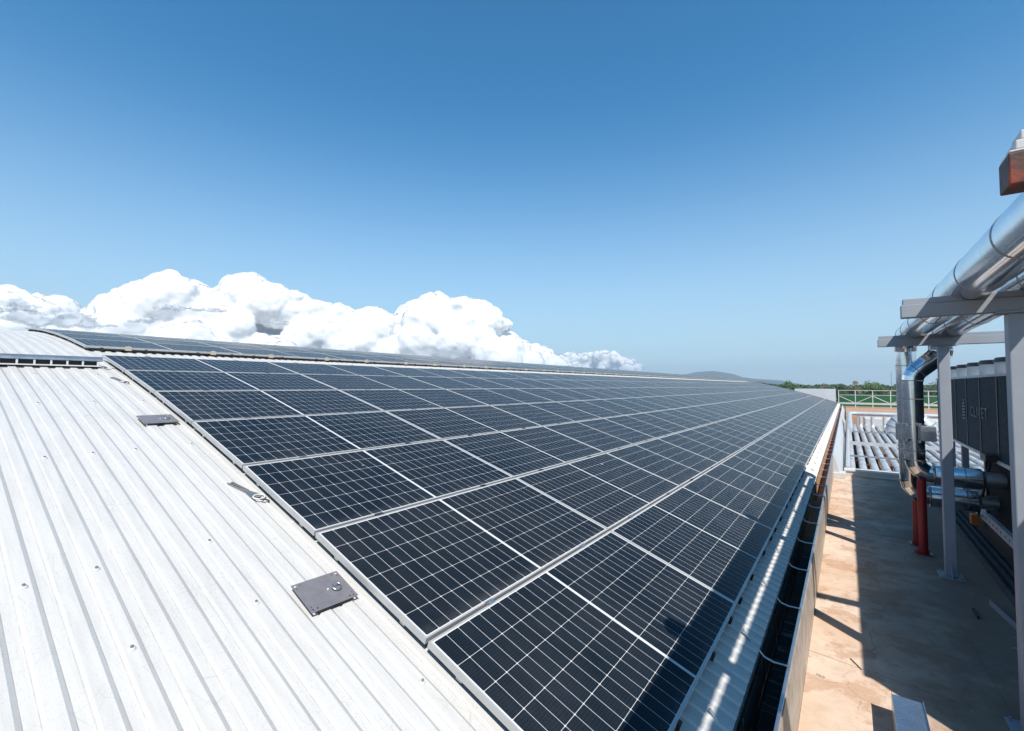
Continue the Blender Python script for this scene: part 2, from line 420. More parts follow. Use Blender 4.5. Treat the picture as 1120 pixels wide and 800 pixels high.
# end gable upstand seen at the far end of the roof
gp = MB(); gp.box(-4.75, -.93, 61.0, 61.25, -9, -.30)
tag(gp.build('end_wall', m_grey_wall, None, (-2.8, 61.1, -9)), 'pale grey upright wall panel closing off the far end of the panel rows', 'wall')

# roof screws (washers with a dark head), parts of the roof
def screw(x, y):
    a = A_OF(x); cx_, cz_ = on_arc(a, D_CREST); th = a
    mb = MB(); Mx = Matrix.Translation((cx_, y, cz_)) @ Matrix.Rotation(th, 4, 'Y')
    n = 14
    def ring(r, z): return [Mx @ Vector((r*cos(2*pi*k/n), r*sin(2*pi*k/n), z)) for k in range(n)]
    R0 = ring(.017, .001); R1 = ring(.012, .008); R2 = ring(.007, .009); R3 = ring(.0065, .017)
    vs = R0+R1+R2+R3
    for q, mt in ((0,0),(1,0),(2,1)):
        mb.add(vs[q*n:(q+2)*n], [(k, (k+1) % n, n+(k+1) % n, n+k) for k in range(n)], False, mt)
    mb.add(R3, [tuple(range(n))], False, 1)
    return put(mb, 'roof_screw', [m_white, m_plate], roof_parent)
class _P: pass
roof_parent = roof
def screw_on(x, y):
    o = screw(x, y); o.parent = roof
    return o
def crest(y):   # nearest rib crest centre
    k = round((y-.055-.084)/RIB); return k*RIB+.055+.084
for x, ys in ((-3.22, (.363,.626,1.139,1.681)), (-2.582, (.623,1.20)), (-1.70, (1.669,.95)), (-4.75, (.30,.62,.93,1.23,1.62)), (-6.15, (.4,.8,1.2,1.6)), (-7.4, (.3,.9,1.5))):
    for y in ys: screw_on(x, crest(y))

# ------------------------------------------------------------------ solar panels
TH = 1.155/RR                         # arc angle per row
PITCH_Y = 2.300
FR = .011                              # frame lip
FH = .035
def build_panel():
    root = thing('solar_panel', 'x', 'solar panel', (0,0,0))
    hx, hy = PW/2, PL/2
    f = MB()
    # outer shell of the frame with a lip, hollow in the middle
    for (x0, x1, y0, y1) in ((-hx, -hx+FR, -hy, hy), (hx-FR, hx, -hy, hy), (-hx+FR, hx-FR, -hy, -hy+FR), (-hx+FR, hx-FR, hy-FR, hy)):
        f.box(x0, x1, y0, y1, -FH, 0)
    fo = f.build('frame', m_alu, root)
    g = MB(); zt = -.0018
    x0, x1, y0, y1 = -hx+FR, hx-FR, -hy+FR, hy-FR
    g.add([(x0,y0,zt),(x1,y0,zt),(x1,y1,zt),(x0,y1,zt),(x0,y0,zt-.006),(x1,y0,zt-.006),(x1,y1,zt-.006),(x0,y1,zt-.006)],
          [(0,1,2,3),(7,6,5,4)])
    go = g.build('cell_sheet', m_cell, root, recalc=False)
    uv = go.data.uv_layers.new(name='UVMap')
    for lp in go.data.loops:
        p = go.data.vertices[lp.vertex_index].co
        uv.data[lp.index].uv = (p.x+hx, p.y+hy)
    return root
proto = build_panel()
ORD = ['nearest', 'second from the near end', 'third', 'fourth', 'fifth', 'sixth', 'seventh', 'eighth', 'ninth', 'tenth', 'eleventh', 'twelfth',
       'thirteenth', 'fourteenth', 'fifteenth', 'sixteenth', 'seventeenth', 'eighteenth', 'nineteenth', 'twentieth', 'twenty-first',
       'twenty-second', 'twenty-third', 'twenty-fourth', 'farthest']
ROWN = ['bottom row beside the gutter', 'second row up from the gutter', 'third row up from the gutter', 'fourth row up from the gutter',
        'fifth row up from the gutter', 'sixth row up from the gutter', 'top row of the lower block']
UPN = ['lowest row of the upper block', 'second row of the upper block', 'third row of the upper block', 'fourth row of the upper block', 'fifth row of the upper block']
a_gap0 = A_OF(-1.819)
row_angles = [a_gap0 + TH*(.5-k) for k in range(7)]
a_up = A_OF(-9.495)
up_angles = [a_up - TH*(k+.5) for k in range(5)]
clamp_mb = MB(); clamp_mb.box(-.016, .016, -.035, .035, -.03, .004); clamp_mb.tube([(0,0,.004),(0,0,.010)], .008, 8)
clamp_src = None
first = True
for blk, angs, names in (('lower', row_angles, ROWN), ('upper', up_angles, UPN)):
    for k, a in enumerate(angs):
        for j in range(25):
            if first: p = proto; first = False
            else: p = copy_tree(proto)
            x, z = on_arc(a)
            p.location = (x, Y0+PITCH_Y*(j+.5)-.004, z)
            jit = random.Random(k*100+j+(500 if blk == 'upper' else 0))
            p.rotation_euler = (jit.gauss(0, .0006), a+jit.gauss(0, .0012), 0)
            nm = ORD[j] if j in (0, 24) or 'end' in ORD[j] else ORD[j]+' from the near end'
            tag(p, 'solar panel, %s in the %s' % (nm, names[k]), 'solar panel',
                'solar panels of the lower block' if blk == 'lower' else 'solar panels of the upper block')
            p['jk'] = 0; del p['jk']
            if blk == 'lower' and k < 6 and j < 6:
                for yy in (-.62, .62):
                    if clamp_src is None:
                        c = clamp_mb.build('clamp', m_galv, None); clamp_src = c
                    else:
                        c = clamp_src.copy(); COL.objects.link(c)
                    c.parent = p; c.location = (-PW/2-.0105, yy, 0)
            if blk == 'upper' and k == 0:
                for yy in (-.62, .62):
                    e = MB(); e.box(PW/2+.001, PW/2+.05, yy-.04, yy+.04, -.05, .012); e.box(PW/2+.012, PW/2+.036, yy-.015, yy+.015, .0125, .022)
                    c = e.build('end_clamp', m_junction, None); c.parent = p
            if blk == 'lower' and k == 0 and j < 12:
                for yy in (-.95, -.38, .38, .95):
                    e = MB(); e.box(PW/2+.001, PW/2+.02, yy-.016, yy+.016, -.075, -.024)
                    c = e.build('end_clamp', m_black, None); c.parent = p
# mounting rails: short feet under each row end, one rail bundle per block (top hats carrying the panels)
def rails_for(angs, root):
    for a in angs:
        for da in (-.30, .30):
            x, z = on_arc(a+TH*da, .060)
            mb = MB(); mb.box(x-.02, x+.02, Y0+.03, Y0+25*PITCH_Y-.05, z-.024, z+.024)
            put(mb, 'mounting_rail', m_galv, root)
rails_for(row_angles, bld); rails_for(up_angles, bld)

# ------------------------------------------------------------------ loose roof pieces
def frame_at(x, y, d):
    a = A_OF(x); px, pz = on_arc(a, d)
    return Matrix.Translation((px, y, pz)) @ Matrix.Rotation(a, 4, 'Y')
def adapter_plate(x, y, label, yaw=0):
    root = thing('mounting_plate', label, 'metal plate', (0,0,0), 'steel plates on the ribs')
    Mx = frame_at(x, y, D_CREST-.022) @ Matrix.Rotation(yaw, 4, 'Z')
    root.matrix_world = Mx
    hx, hy = .128, .143
    me = bmesh.new()
    # plate with real holes: grid of cells, some left out
    holes = []
    for sx_ in (-1, 1):
        for sy_ in (-1, 1):
            holes += [(sx_*(hx-.018), sy_*(hy-.018), .0085), (sx_*(hx-.018), sy_*(hy-.045), .0055), (sx_*(hx-.042), sy_*(hy-.018), .0055)]
    mb = MB()
    nx, ny = 52, 58
    cell = lambda i, j: (-hx+2*hx*i/nx, -hy+2*hy*j/ny)
    solid = {}
    for i in range(nx):
        for j in range(ny):
            cx_, cy_ = -hx+2*hx*(i+.5)/nx, -hy+2*hy*(j+.5)/ny
            solid[i, j] = all((cx_-h[0])**2+(cy_-h[1])**2 > h[2]**2 for h in holes)
    idx = {}
    vs, fs = [], []
    def vi(i, j, t):
        if (i, j, t) not in idx:
            a_, b_ = cell(i, j); idx[i, j, t] = len(vs); vs.append((a_, b_, .002 if t else -.001))
        return idx[i, j, t]
    for (i, j), s_ in solid.items():
        if not s_: continue
        fs.append((vi(i,j,1), vi(i+1,j,1), vi(i+1,j+1,1), vi(i,j+1,1)))
        fs.append((vi(i,j,0), vi(i,j+1,0), vi(i+1,j+1,0), vi(i+1,j,0)))
        for di, dj, e0, e1 in ((-1,0,(0,1),(0,0)),(1,0,(1,0),(1,1)),(0,-1,(0,0),(1,0)),(0,1,(1,1),(0,1))):
            if not solid.get((i+di, j+dj), False):
                p0 = (i+e0[0], j+e0[1]); p1 = (i+e1[0], j+e1[1])
                fs.append((vi(*p0,1), vi(*p0,0), vi(*p1,0), vi(*p1,1)))
    mb.add(vs, fs); mb.build('plate', m_plate, root)
    for yy in (-.066, .067):
        ft = MB(); ft.prism([(yy-.045, -.0035), (yy+.045, -.0035), (yy+.026, -.036), (yy-.026, -.036)], -.115, .128, axis='x')
        ft.build('rubber_foot', m_rubber, root)
    rg = MB()
    cx_, cy_ = .015, .062
    pts = [(cx_+.026*cos(t), cy_+.026*sin(t), .012+.010*sin(t*.5)) for t in [2*pi*k/16 for k in range(17)]]
    rg.tube(pts, .004, 8); rg.build('lifting_ring', m_galv, root)
    tb = MB(); tb.prism([(cx_-.03, .0022), (cx_-.008, .0022), (cx_-.012, .020), (cx_-.02, .026)], cy_-.012, cy_+.012); tb.build('hook_tab', m_galv, root)
    bt = MB(); bt.tube([(.0, .018, .002), (.0, .018, .006)], .006, 10); bt.build('rivet', m_white, root)
    return root
adapter_plate(-2.462, 1.534, 'dark grey steel plate with a ring, lying on the white ribs nearest the camera', -.04)
adapter_plate(-5.454, 1.546, 'dark grey steel plate with a ring, lying farther up the white roof', .0)

def grounding_clip(x, y, label, s=1.0):
    root = thing('grounding_clip', label, 'bracket', (0,0,0), 'metal clips beside the panel edge')
    root.matrix_world = frame_at(x, y, D_CREST-.001) @ Matrix.Rotation(.28, 4, 'Z')
    st_ = MB()
    for k in range(6): st_.box(-.18*s+k*.030*s, -.18*s+k*.030*s+.016*s, -.016*s, .016*s, .006, .010)
    st_.box(-.19*s, 0, -.021*s, -.0165*s, .002, .012); st_.box(-.19*s, 0, .0165*s, .021*s, .002, .012)
    st_.build('perforated_strip', m_plate, root)
    tr = MB(); tr.prism([(0, -.018*s), (.10*s, -.045*s), (.125*s, -.03*s), (.125*s, .03*s), (.10*s, .045*s), (0, .018*s)], .004, .008, axis='z')
    tr.build('tab', m_galv, root)
    rg = MB(); rg.tube([((.135+.038*cos(t))*s, .042*s*sin(t), .012) for t in [2*pi*k/16 for k in range(17)]], .006*s, 8)
    rg.build('eyelet', m_white, root)
    hk = MB(); hk.tube([((.175)*s, -.02*s, .012), (.205*s, -.012*s, .022), (.225*s, .010*s, .012), (.235*s, .0*s, .004)], .0055*s, 8)
    hk.build('hook', m_black, root)
    return root
grounding_clip(-3.74, 1.645, 'small perforated metal clip with an eyelet beside the third row of panels')
grounding_clip(-7.15, 1.62, 'small metal clip up the roof beside the sixth row of panels', .8)

# ridge ventilator strip on the upper left
vent = thing('roof_ventilator', 'long pale metal ventilator strip lying across the white ribs at upper left', 'ventilator', (-8.0, -1, zc(-8.0, D_CREST)))
zb = zc(-8.0, D_CREST)
hood = MB()
prof = []
for k in range(9):
    t = pi*k/8; prof.append((-8.0+.085*cos(t), zb+.078+.058*sin(t)))
prof += [(-8.077, zb+.074), (-7.923, zb+.074)]
hood.prism(prof, -3.9, 1.62)
put(hood, 'hood', m_galv, vent)
bse = MB(); bse.box(-8.10, -7.90, -3.9, 1.60, zb+.003, zb+.018); put(bse, 'base_strip', m_white, vent)
ins = MB(); ins.box(-8.03, -7.97, -3.88, 1.58, zb+.0185, zb+.0735); put(ins, 'louvre', m_black, vent)
for k in range(38):
    yb = 1.57-k*.145
    if yb < -3.85: break
    b_ = MB(); b_.box(-7.935, -7.922, yb-.009, yb+.009, zb+.0185, zb+.0735); put(b_, 'bracket', m_white, vent)

# ------------------------------------------------------------------ walkway, deck and steel frames
FZ = -2.6
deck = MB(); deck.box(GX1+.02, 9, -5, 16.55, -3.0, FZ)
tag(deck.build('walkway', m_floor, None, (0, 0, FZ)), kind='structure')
# thin saw-cut joints in the concrete, cut as shallow dark strips
m_joint = mat('joint_sealant', (.14,.115,.10), .9)
jt = MB()
for (p, q) in (((.945,7.129),(1.02,5.0)), ((-.36,5.43),(1.75,5.12)), ((-.36,9.9),(1.75,9.8))):
    d = Vector((q[0]-p[0], q[1]-p[1])); nrm = Vector((-d.y, d.x)).normalized()*.0018
    pts = []
    n = 14
    for i in range(n+1):
        c_ = Vector(p)+d*i/n+nrm*(random.uniform(-1, 1) if 0 < i < n else 0)
        pts.append(c_)
    for i in range(n):
        a_, b_ = pts[i], pts[i+1]
        jt.add([(a_.x-nrm.x, a_.y-nrm.y, FZ+.003), (b_.x-nrm.x, b_.y-nrm.y, FZ+.003), (b_.x+nrm.x, b_.y+nrm.y, FZ+.003), (a_.x+nrm.x, a_.y+nrm.y, FZ+.003)], [(0,1,2,3)])
tag(jt.build('walkway_joints', m_joint, None, (0,0,FZ)), kind='structure')
curb = MB(); curb.box(-.098, 9, 16.56, 16.95, -3.0, FZ+.13); curb.box(-.098, 9, 16.53, 16.99, FZ+.132, FZ+.16)
tag(curb.build('low_upstand', worn('pale_upstand', (.58,.57,.55), (.47,.45,.42), .7, 0, 3), None, (4, 16.7, FZ)), 'low pale upstand across the far end of the concrete walkway', 'wall')
sb = MB(); sb.box(-.35, -.06, 15.86, 16.30, FZ+.001, FZ+.16)
tag(sb.build('sheet_offcut', m_white, None, (-.2, 16, FZ), bevel=.01), 'white bent sheet end cap where the walkway meets the sloping flashing', 'flashing')

PX = 1.10
def support(y, label, rusty=False, x_post=PX):
    t = thing('pipe_support', label, 'steel frame', (x_post, y, FZ), 'steel frames carrying the pipes')
    ym = y+.06
    po = MB(); po.box(x_post-.06, x_post+.06, ym-.06, ym+.06, FZ+.012, .568)
    put(po, 'post', m_steel, t, bevel=.008)
    bm_ = MB(); bm_.box(.392, 4.36, y, y+.105, .584, .677 if rusty else .692)
    put(bm_, 'beam', m_rust if rusty else m_steel, t, bevel=.004)
    lip = MB(); lip.box(.405, 4.36, y+.012, y+.10, .6925, .742); 
    if rusty: lip = MB(); lip.box(.394, 4.36, y+.001, y+.103, .6775, .684); lip.box(.408, 4.36, y+.004, y+.10, .6845, .712); lip.box(.420, 4.36, y+.008, y+.10, .7125, .740)
    put(lip, 'beam_top_channel', m_steel if not rusty else m_white, t, bevel=.003)
    cp = MB(); cp.box(x_post-.12, x_post+.14, y-.02, y+.14, .569, .583); put(cp, 'cap_plate', m_steel, t)
    bp = MB(); bp.box(x_post-.13, x_post+.13, ym-.15, ym+.15, FZ+.001, FZ+.012); put(bp, 'base_plate', m_steel, t)
    gs = MB(); gs.prism([(ym-.06, FZ+.0125), (ym-.14, FZ+.0125), (ym-.065, FZ+.20), (ym-.06, FZ+.20)], x_post-.005, x_post+.005, axis='x'); put(gs, 'gusset', m_steel, t)
    for sx_ in (-1, 1):
        for sy_ in (-1, 1):
            b_ = MB(); b_.tube([(x_post+sx_*.1, ym+sy_*.12, FZ+.012), (x_post+sx_*.1, ym+sy_*.12, FZ+.035)], .009, 6); put(b_, 'anchor_bolt', m_galv, t)
    p2 = MB(); p2.box(4.20, 4.32, ym-.06, ym+.06, FZ+.001, .583); put(p2, 'post', m_steel, t, bevel=.008)
    return t
support(1.885, 'steel frame with a rusty red beam end high above, nearest the camera', True, x_post=1.30)
support(5.06, 'blue grey steel post and beam at the right edge of the walkway', x_post=1.075)
support(8.62, 'blue grey steel post and beam standing in front of the vertical pipes', x_post=1.105)

# ------------------------------------------------------------------ insulated pipes
def elbow(c0, d0, d1, r, n=4):
    """centre points of a segmented bend: corner c0, incoming dir d0, outgoing dir d1"""
    d0 = Vector(d0).normalized(); d1 = Vector(d1).normalized(); c0 = Vector(c0)
    ang = d0.angle(d1); t = r*math.tan(ang/2)
    s = c0-d0*t; nrm = (d1-d0*d0.dot(d1)).normalized(); ctr = s+nrm*r
    return [ctr - nrm*r*cos(ang*k/n) + d0*r*sin(ang*k/n) for k in range(n+1)]
def band(t, p, d, r, wd=.012, h=.004):
    p = Vector(p); d = Vector(d).normalized()
    b_ = MB(); b_.tube([p-d*wd/2, p+d*wd/2], r+h, 32); put(b_, 'seam_band', m_dark_joint, t)

R1, R2 = .153, .148
X1, Z1 = .823, .846
X2, Z2 = 1.205, .842
YA, YB = 10.15, 9.7
RA, RB = .138, .130
ZL2, ZL1 = -1.80, -1.385           # lower horizontal runs
pa = thing('insulated_pipe', 'silver clad pipe, the upper left of the two overhead runs, dropping behind the other', 'pipe', (X1, YA, -1.8), 'silver clad pipes on the frames')
e1 = elbow((X1, YA, Z1), (0,1,0), (0,0,-1), .24)
rb = MB(); rb.tube([(X1, -5, Z1), e1[0]], R1, 40); put(rb, 'overhead_run', m_clad, pa)
eb = MB(); eb.tube(e1, R1, 40, caps=False); put(eb, 'upper_elbow', m_clad, pa)
e2 = elbow((X1+.01, YA, ZL2), (0,0,-1), (1,0,0), .24)
rb = MB(); rb.tube([e1[-1], e2[0]], RA, 40); put(rb, 'riser', m_clad, pa)
eb = MB(); eb.tube(e2, RA, 40, caps=False); put(eb, 'lower_elbow', m_clad, pa)
rb = MB(); rb.tube([e2[-1], (1.62, YA, ZL2)], R1+.012, 40); put(rb, 'outlet_run', m_clad, pa)
rb = MB(); rb.tube([(1.62, YA, ZL2), (1.66, YA, ZL2), (1.93, YA, ZL2)], [.115,.105,.105], 32); put(rb, 'flexible_joint', m_dark_joint, pa)
for y in (.4, 1.45, 2.55, 3.62, 4.68, 5.74, 6.8, 7.86, 8.9, 9.7): band(pa, (X1, y, Z1), (0,1,0), R1)
for z in (.35, -.25, -1.0): band(pa, (X1, YA, z), (0,0,1), RA)
for p in e1[1:-1]: pass
band(pa, e2[-1], (1,0,0), R1+.012, .02, .006); band(pa, (1.5, YA, ZL2), (1,0,0), R1+.012, .02)

pb = thing('insulated_pipe', 'silver clad pipe with the oblique elbow and boxed clamp, in front of its neighbour', 'pipe', (.87, YB, -1.4), 'silver clad pipes on the frames')
XB = .86
dn = Vector((-.62, 0, -.60)).normalized()
e1 = elbow((X2, YB, Z2), (0,1,0), (0,0,-1), .26)
zk = .52
xk = XB; z_turn = zk-(X2-XB)*.60/.62
e3 = elbow((X2, YB, zk), (0,0,-1), dn, .12, 2)
e4 = elbow((XB, YB, z_turn), dn, (0,0,-1), .22, 3)
rb = MB(); rb.tube([(X2, -5, Z2), e1[0]], R2, 40); put(rb, 'overhead_run', m_clad, pb)
eb = MB(); eb.tube(e1+e3, R2, 40, caps=False); put(eb, 'upper_elbow', m_clad, pb)
eb = MB(); eb.tube([e3[-1]]+e4, [R2-.006]+[RB+.006]*len(e4), 40, caps=False); put(eb, 'oblique_elbow', m_clad, pb)
e5 = elbow((XB, YB, ZL1), (0,0,-1), (1,0,0), .22)
rb = MB(); rb.tube([e4[-1], e5[0]], RB, 40); put(rb, 'riser', m_clad, pb)
eb = MB(); eb.tube(e5, RB, 40, caps=False); put(eb, 'lower_elbow', m_clad, pb)
rb = MB(); rb.tube([e5[-1], (1.60, YB, ZL1)], R2+.006, 40); put(rb, 'outlet_run', m_clad, pb)
rb = MB(); rb.tube([(1.60, YB, ZL1), (1.64, YB, ZL1), (1.93, YB, ZL1)], [.135,.12,.12], 32); put(rb, 'flexible_joint', m_dark_joint, pb)
for y in (.75, 1.85, 2.9, 3.95, 5.0, 6.05, 7.1, 8.15, 9.2): band(pb, (X2, y, Z2), (0,1,0), R2)
for p, d in ((e3[-1], dn), (e4[0], dn), (e4[-1], (0,0,1)), ((XB, YB, -.20), (0,0,1)), (e5[0], (0,0,1)), ((XB, YB, -1.02), (0,0,1))): band(pb, p, d, RB+.004, .014)
band(pb, e5[-1], (1,0,0), R2+.006, .02, .006); band(pb, (1.42, YB, ZL1), (1,0,0), R2+.006, .012)
# clamp collar and box around the risers
cl = MB(); cl.tube([(XB, YB, -.86), (XB, YB, -.60)], RB+.022, 40); put(cl, 'collar', m_clad, pb)
bx = MB(); bx.box(XB+.06, XB+.245, YB-.19, YB+.06, -.85, -.62); put(bx, 'collar_box', m_galv, pb, bevel=.006)
for (x, z) in ((XB-.10, -.61), (XB-.10, -.85), (XB+.055, -.60), (XB+.055, -.86)):
    b_ = MB(); b_.tube([(x, YB-.175, z-.022), (x, YB-.175, z+.022)], .024, 12); put(b_, 'collar_lug', m_galv, pb)
cl = MB(); cl.tube([(X1, YA, -.90), (X1, YA, -.62)], RA+.022, 40); put(cl, 'collar', m_clad, pa)

# red props under the lower elbows
def prop(x, y, ztop, label):
    t = thing('pipe_prop', label, 'steel prop', (x, y, FZ), 'red steel props under the pipes')
    a_ = MB(); a_.tube([(x, y, FZ+.012), (x, y, ztop)], .057, 24); put(a_, 'tube', m_red, t)
    b_ = MB(); b_.tube([(x, y, FZ+.001), (x, y, FZ+.014)], .12, 24); put(b_, 'base_plate', m_red, t)
    for k in range(4):
        c_ = MB(); q = (x+.09*cos(k*pi/2+.7), y+.09*sin(k*pi/2+.7)); c_.tube([(*q, FZ+.014), (*q, FZ+.035)], .009, 6); put(c_, 'anchor_bolt', m_rust, t)
    return t
prop(XB+.06, YB-.10, ZL1-R1+.08, 'red steel tube prop under the nearer lower elbow')
prop(X1+.075, YA-.06, ZL2-R1+.07, 'red steel tube prop half hidden behind the nearer red prop')

# ------------------------------------------------------------------ chiller
CX, CY0, CY1 = 1.82, 3.75, 15.35
CXR = 4.05
ch = thing('air_chiller', 'long dark air cooled chiller with a row of roof fans behind the steel posts', 'chiller', (CX+1, 9.5, FZ))
# V shaped body: upper coil panels on both sides, lower frame
up_ = MB(); up_.box(CX, CX+.05, CY0, CY1, -1.10, .155); put(up_, 'coil_panel', m_coil, ch)
up_ = MB(); up_.box(CXR-.05, CXR, CY0, CY1, -1.10, .155); put(up_, 'coil_panel', m_coil, ch)
en = MB(); en.box(CX+.052, CXR-.052, CY0+.002, CY0+.03, -1.10, .15); put(en, 'end_panel', m_coil, ch)
en = MB(); en.box(CX+.052, CXR-.052, CY1-.03, CY1-.002, -1.10, .15); put(en, 'end_panel', m_coil, ch)
y = CY1-.02
k = 0
ydiv = [13.0, 11.951, 10.896, 9.795, 8.70, 7.65, 6.6, 5.5, 4.45]
for y in ydiv:
    d_ = MB(); d_.box(CX-.008, CX-.0005, y-.03, y+.03, -1.09, .15); put(d_, 'coil_divider', m_black, ch)
tp = MB(); tp.box(CX-.02, CXR+.02, CY0-.02, CY1+.02, .157, .20); put(tp, 'top_deck', m_white, ch, bevel=.004)
st_ = MB(); st_.box(CX-.015, CX+.05, CY0, CY1, -1.155, -1.102); put(st_, 'frame_strip', m_white, ch)
fan0 = None
for r_, xx in enumerate((CX+.60, CXR-.60)):
    for k in range(11):
        yy = 14.75-k*1.045
        if fan0 is None or True:
            fr = MB(); n = 28
            fr.tube([(xx, yy, .2005), (xx, yy, .40)], .47, n, smooth=True)
            fo = put(fr, 'fan_shroud', m_white, ch)
            fg = MB(); fg.tube([(xx, yy, .401), (xx, yy, .425), (xx, yy, .475)], [.485,.485,.46], n)
            g_ = put(fg, 'fan_guard', m_black, ch); g_.parent = fo
# lower part: mesh panel near, open frame with legs farther away
def mesh_mat():
    m = mat('black_wire_mesh', (.02,.022,.025), .9, 0)
    v = objco(m, (1,1,1)); vo = N(m, 'ShaderNodeTexVoronoi'); vo.inputs['Scale'].default_value = 26; vo.inputs['Randomness'].default_value = .15
    L(m, v, vo.inputs['Vector'])
    L(m, ramp(m, vo.outputs['Distance'], [(.30, (.002,.002,.0025)), (.46, (.028,.03,.032))]), B(m).inputs['Base Color']); B(m).inputs['Specular IOR Level'].default_value = .1; return m
m_mesh = mesh_mat()
lp = MB(); lp.box(CX+.03, CX+.06, CY0, 10.7, -2.07, -1.157); put(lp, 'mesh_panel', m_mesh, ch)
cm = MB(); cm.box(CX+.5, CXR-.3, CY0+.3, 12.2, -2.05, -1.16); put(cm, 'compressor_bay', m_coil, ch)
for y in (10.75, 12.62, 14.0, 15.25):
    lg = MB(); lg.box(CX+.0, CX+.10, y-.05, y+.05, -2.068, -1.157); put(lg, 'leg', m_steel if y > 11 else m_black, ch)
br = MB(); br.box(CX-.03, CX+.06, CY0, CY1, -2.21, -2.07); bro = put(br, 'base_rail', m_white, ch)
br = MB(); br.box(CXR-.06, CXR+.03, CY0, CY1, -2.21, -2.07); put(br, 'base_rail', m_white, ch)
y = 4.0; n_ = 0
while y < 13 and n_ < 70:
    h_ = MB(); h_.box(CX-.0335, CX-.0305, y-.016, y+.016, -2.155, -2.125); o = put(h_, 'bolt_hole', m_black, ch); o.parent = bro; y += .22; n_ += 1
sk = MB(); sk.box(CX+.02, CX+.05, CY0, CY1, FZ+.10, -2.215); put(sk, 'skid_web', m_black, ch)
# the dark lettering band: raised letters and an emblem of stacked bars
def text_mesh(body, size, name, material, parent, Mx):
    c_ = bpy.data.curves.new(name, 'FONT'); c_.body = body; c_.size = size; c_.extrude = .002; c_.space_character = 1.12
    o = bpy.data.objects.new(name, c_); COL.objects.link(o)
    dg = bpy.context.evaluated_depsgraph_get(); me = bpy.data.meshes.new_from_object(o.evaluated_get(dg))
    COL.objects.unlink(o); bpy.data.objects.remove(o)
    me.transform(Mx); me.transform(Matrix.Translation(-parent.location)); me.materials.clear(); me.materials.append(material)
    q = bpy.data.objects.new(name, me); COL.objects.link(q); q.parent = parent; return q
TM = Matrix(((0,0,-1,CX-.0095),(-1,0,0,11.60),(0,1,0,-.515),(0,0,0,1)))
text_mesh('CLIVET', .262, 'lettering', m_letter, ch, Matrix(((0,0,-1,CX-.0105),(-1.38,0,0,11.62),(0,1,0,-.525),(0,0,0,1))))
em = MB()
for k, wd in enumerate((.05,.09,.12,.12,.12,.12,.12)):
    z = -.24-k*.058; em.box(CX-.011, CX-.008, 12.20-wd, 12.20+wd, z-.030, z)
put(em, 'emblem', m_letter, ch)
# junction box and drooping cable on the chiller base
jb = MB(); jb.box(CX-.14, CX-.035, 11.02, 11.16, -2.36, -2.19); put(jb, 'junction_box', m_orange, ch, bevel=.01)
cb = MB(); cpts = []
for t in [k/14 for k in range(15)]:
    cpts.append((CX-.05-.10*sin(pi*t), 10.0+1.05*t**2.2, -1.06-1.12*t-.25*sin(pi*t)))
cb.tube(cpts, .016, 8); put(cb, 'cable', m_black, ch)
mt_ = MB(); mt_.box(CX-.14, CX-.005, 9.85, 10.2, -1.14, -1.03); put(mt_, 'actuator', m_black, ch, bevel=.01)

# steel channels on the floor under the chiller
m_dsteel = worn('dark_grey_steel', (.10,.105,.115), (.07,.07,.075), .5, 0, 3)
def channel(x, label):
    mb = MB(); y0, y1 = 3.2, 15.6
    mb.box(x-.05, x+.05, y0, y1, FZ+.001, FZ+.008); mb.box(x-.05, x-.042, y0, y1, FZ+.0085, FZ+.10); mb.box(x+.042, x+.05, y0, y1, FZ+.0085, FZ+.10)
    tag(mb.build('floor_channel', m_dsteel, None, (x, 9, FZ)), label, 'steel channel', 'steel channels along the walkway')
channel(1.60, 'dark steel channel lying on the walkway just left of the chiller skid')
channel(1.80, 'dark steel channel lying under the chiller base rail')
an = MB(); p = Vector((1.321, 7.832)); q = Vector((1.44, 7.0)); d = (q-p).normalized(); nn = Vector((-d.y, d.x))
for k0, k1, z0, z1 in ((0, .07, .001, .006), (0, .006, .0065, .07)):
    vs = []
    for z in (z0, z1):
        for (t, s_) in ((0, k0), (1, k0), (1, k1), (0, k1)):
            c_ = p.lerp(q, t)+nn*s_; vs.append((c_.x, c_.y, FZ+z))
    an.add(vs, [(3,2,1,0),(4,5,6,7),(0,1,5,4),(1,2,6,5),(2,3,7,6),(3,0,4,7)])
tag(an.build('angle_offcut', m_steel, None, (1.38, 7.4, FZ)), 'loose steel angle offcut on the shaded concrete between the posts', 'steel angle')
# galvanised tray lying in the foreground
m_tray = worn('bluish_galvanised_sheet', (.42,.47,.54), (.30,.35,.42), .28, .9, 6)
tr = thing('cable_tray', 'bluish galvanised sheet metal tray in the foreground on the walkway', 'metal tray', (.33, 3.8, FZ))
ty0, ty1, tx0, tx1, tz = 2.6, 4.74, .235, .425, -2.40
b_ = MB(); b_.box(tx0+.003, tx1-.003, ty0, ty1, tz-.020, tz-.017); put(b_, 'tray_bed', m_tray, tr)
for x in (tx0, tx1-.003):
    b_ = MB(); b_.box(x, x+.003, ty0, ty1, FZ+.002, tz); put(b_, 'tray_side', m_galv, tr)
b_ = MB(); b_.box(tx0+.0035, tx1-.0035, ty1-.003, ty1, FZ+.002, tz-.021); put(b_, 'tray_end', m_galv, tr)
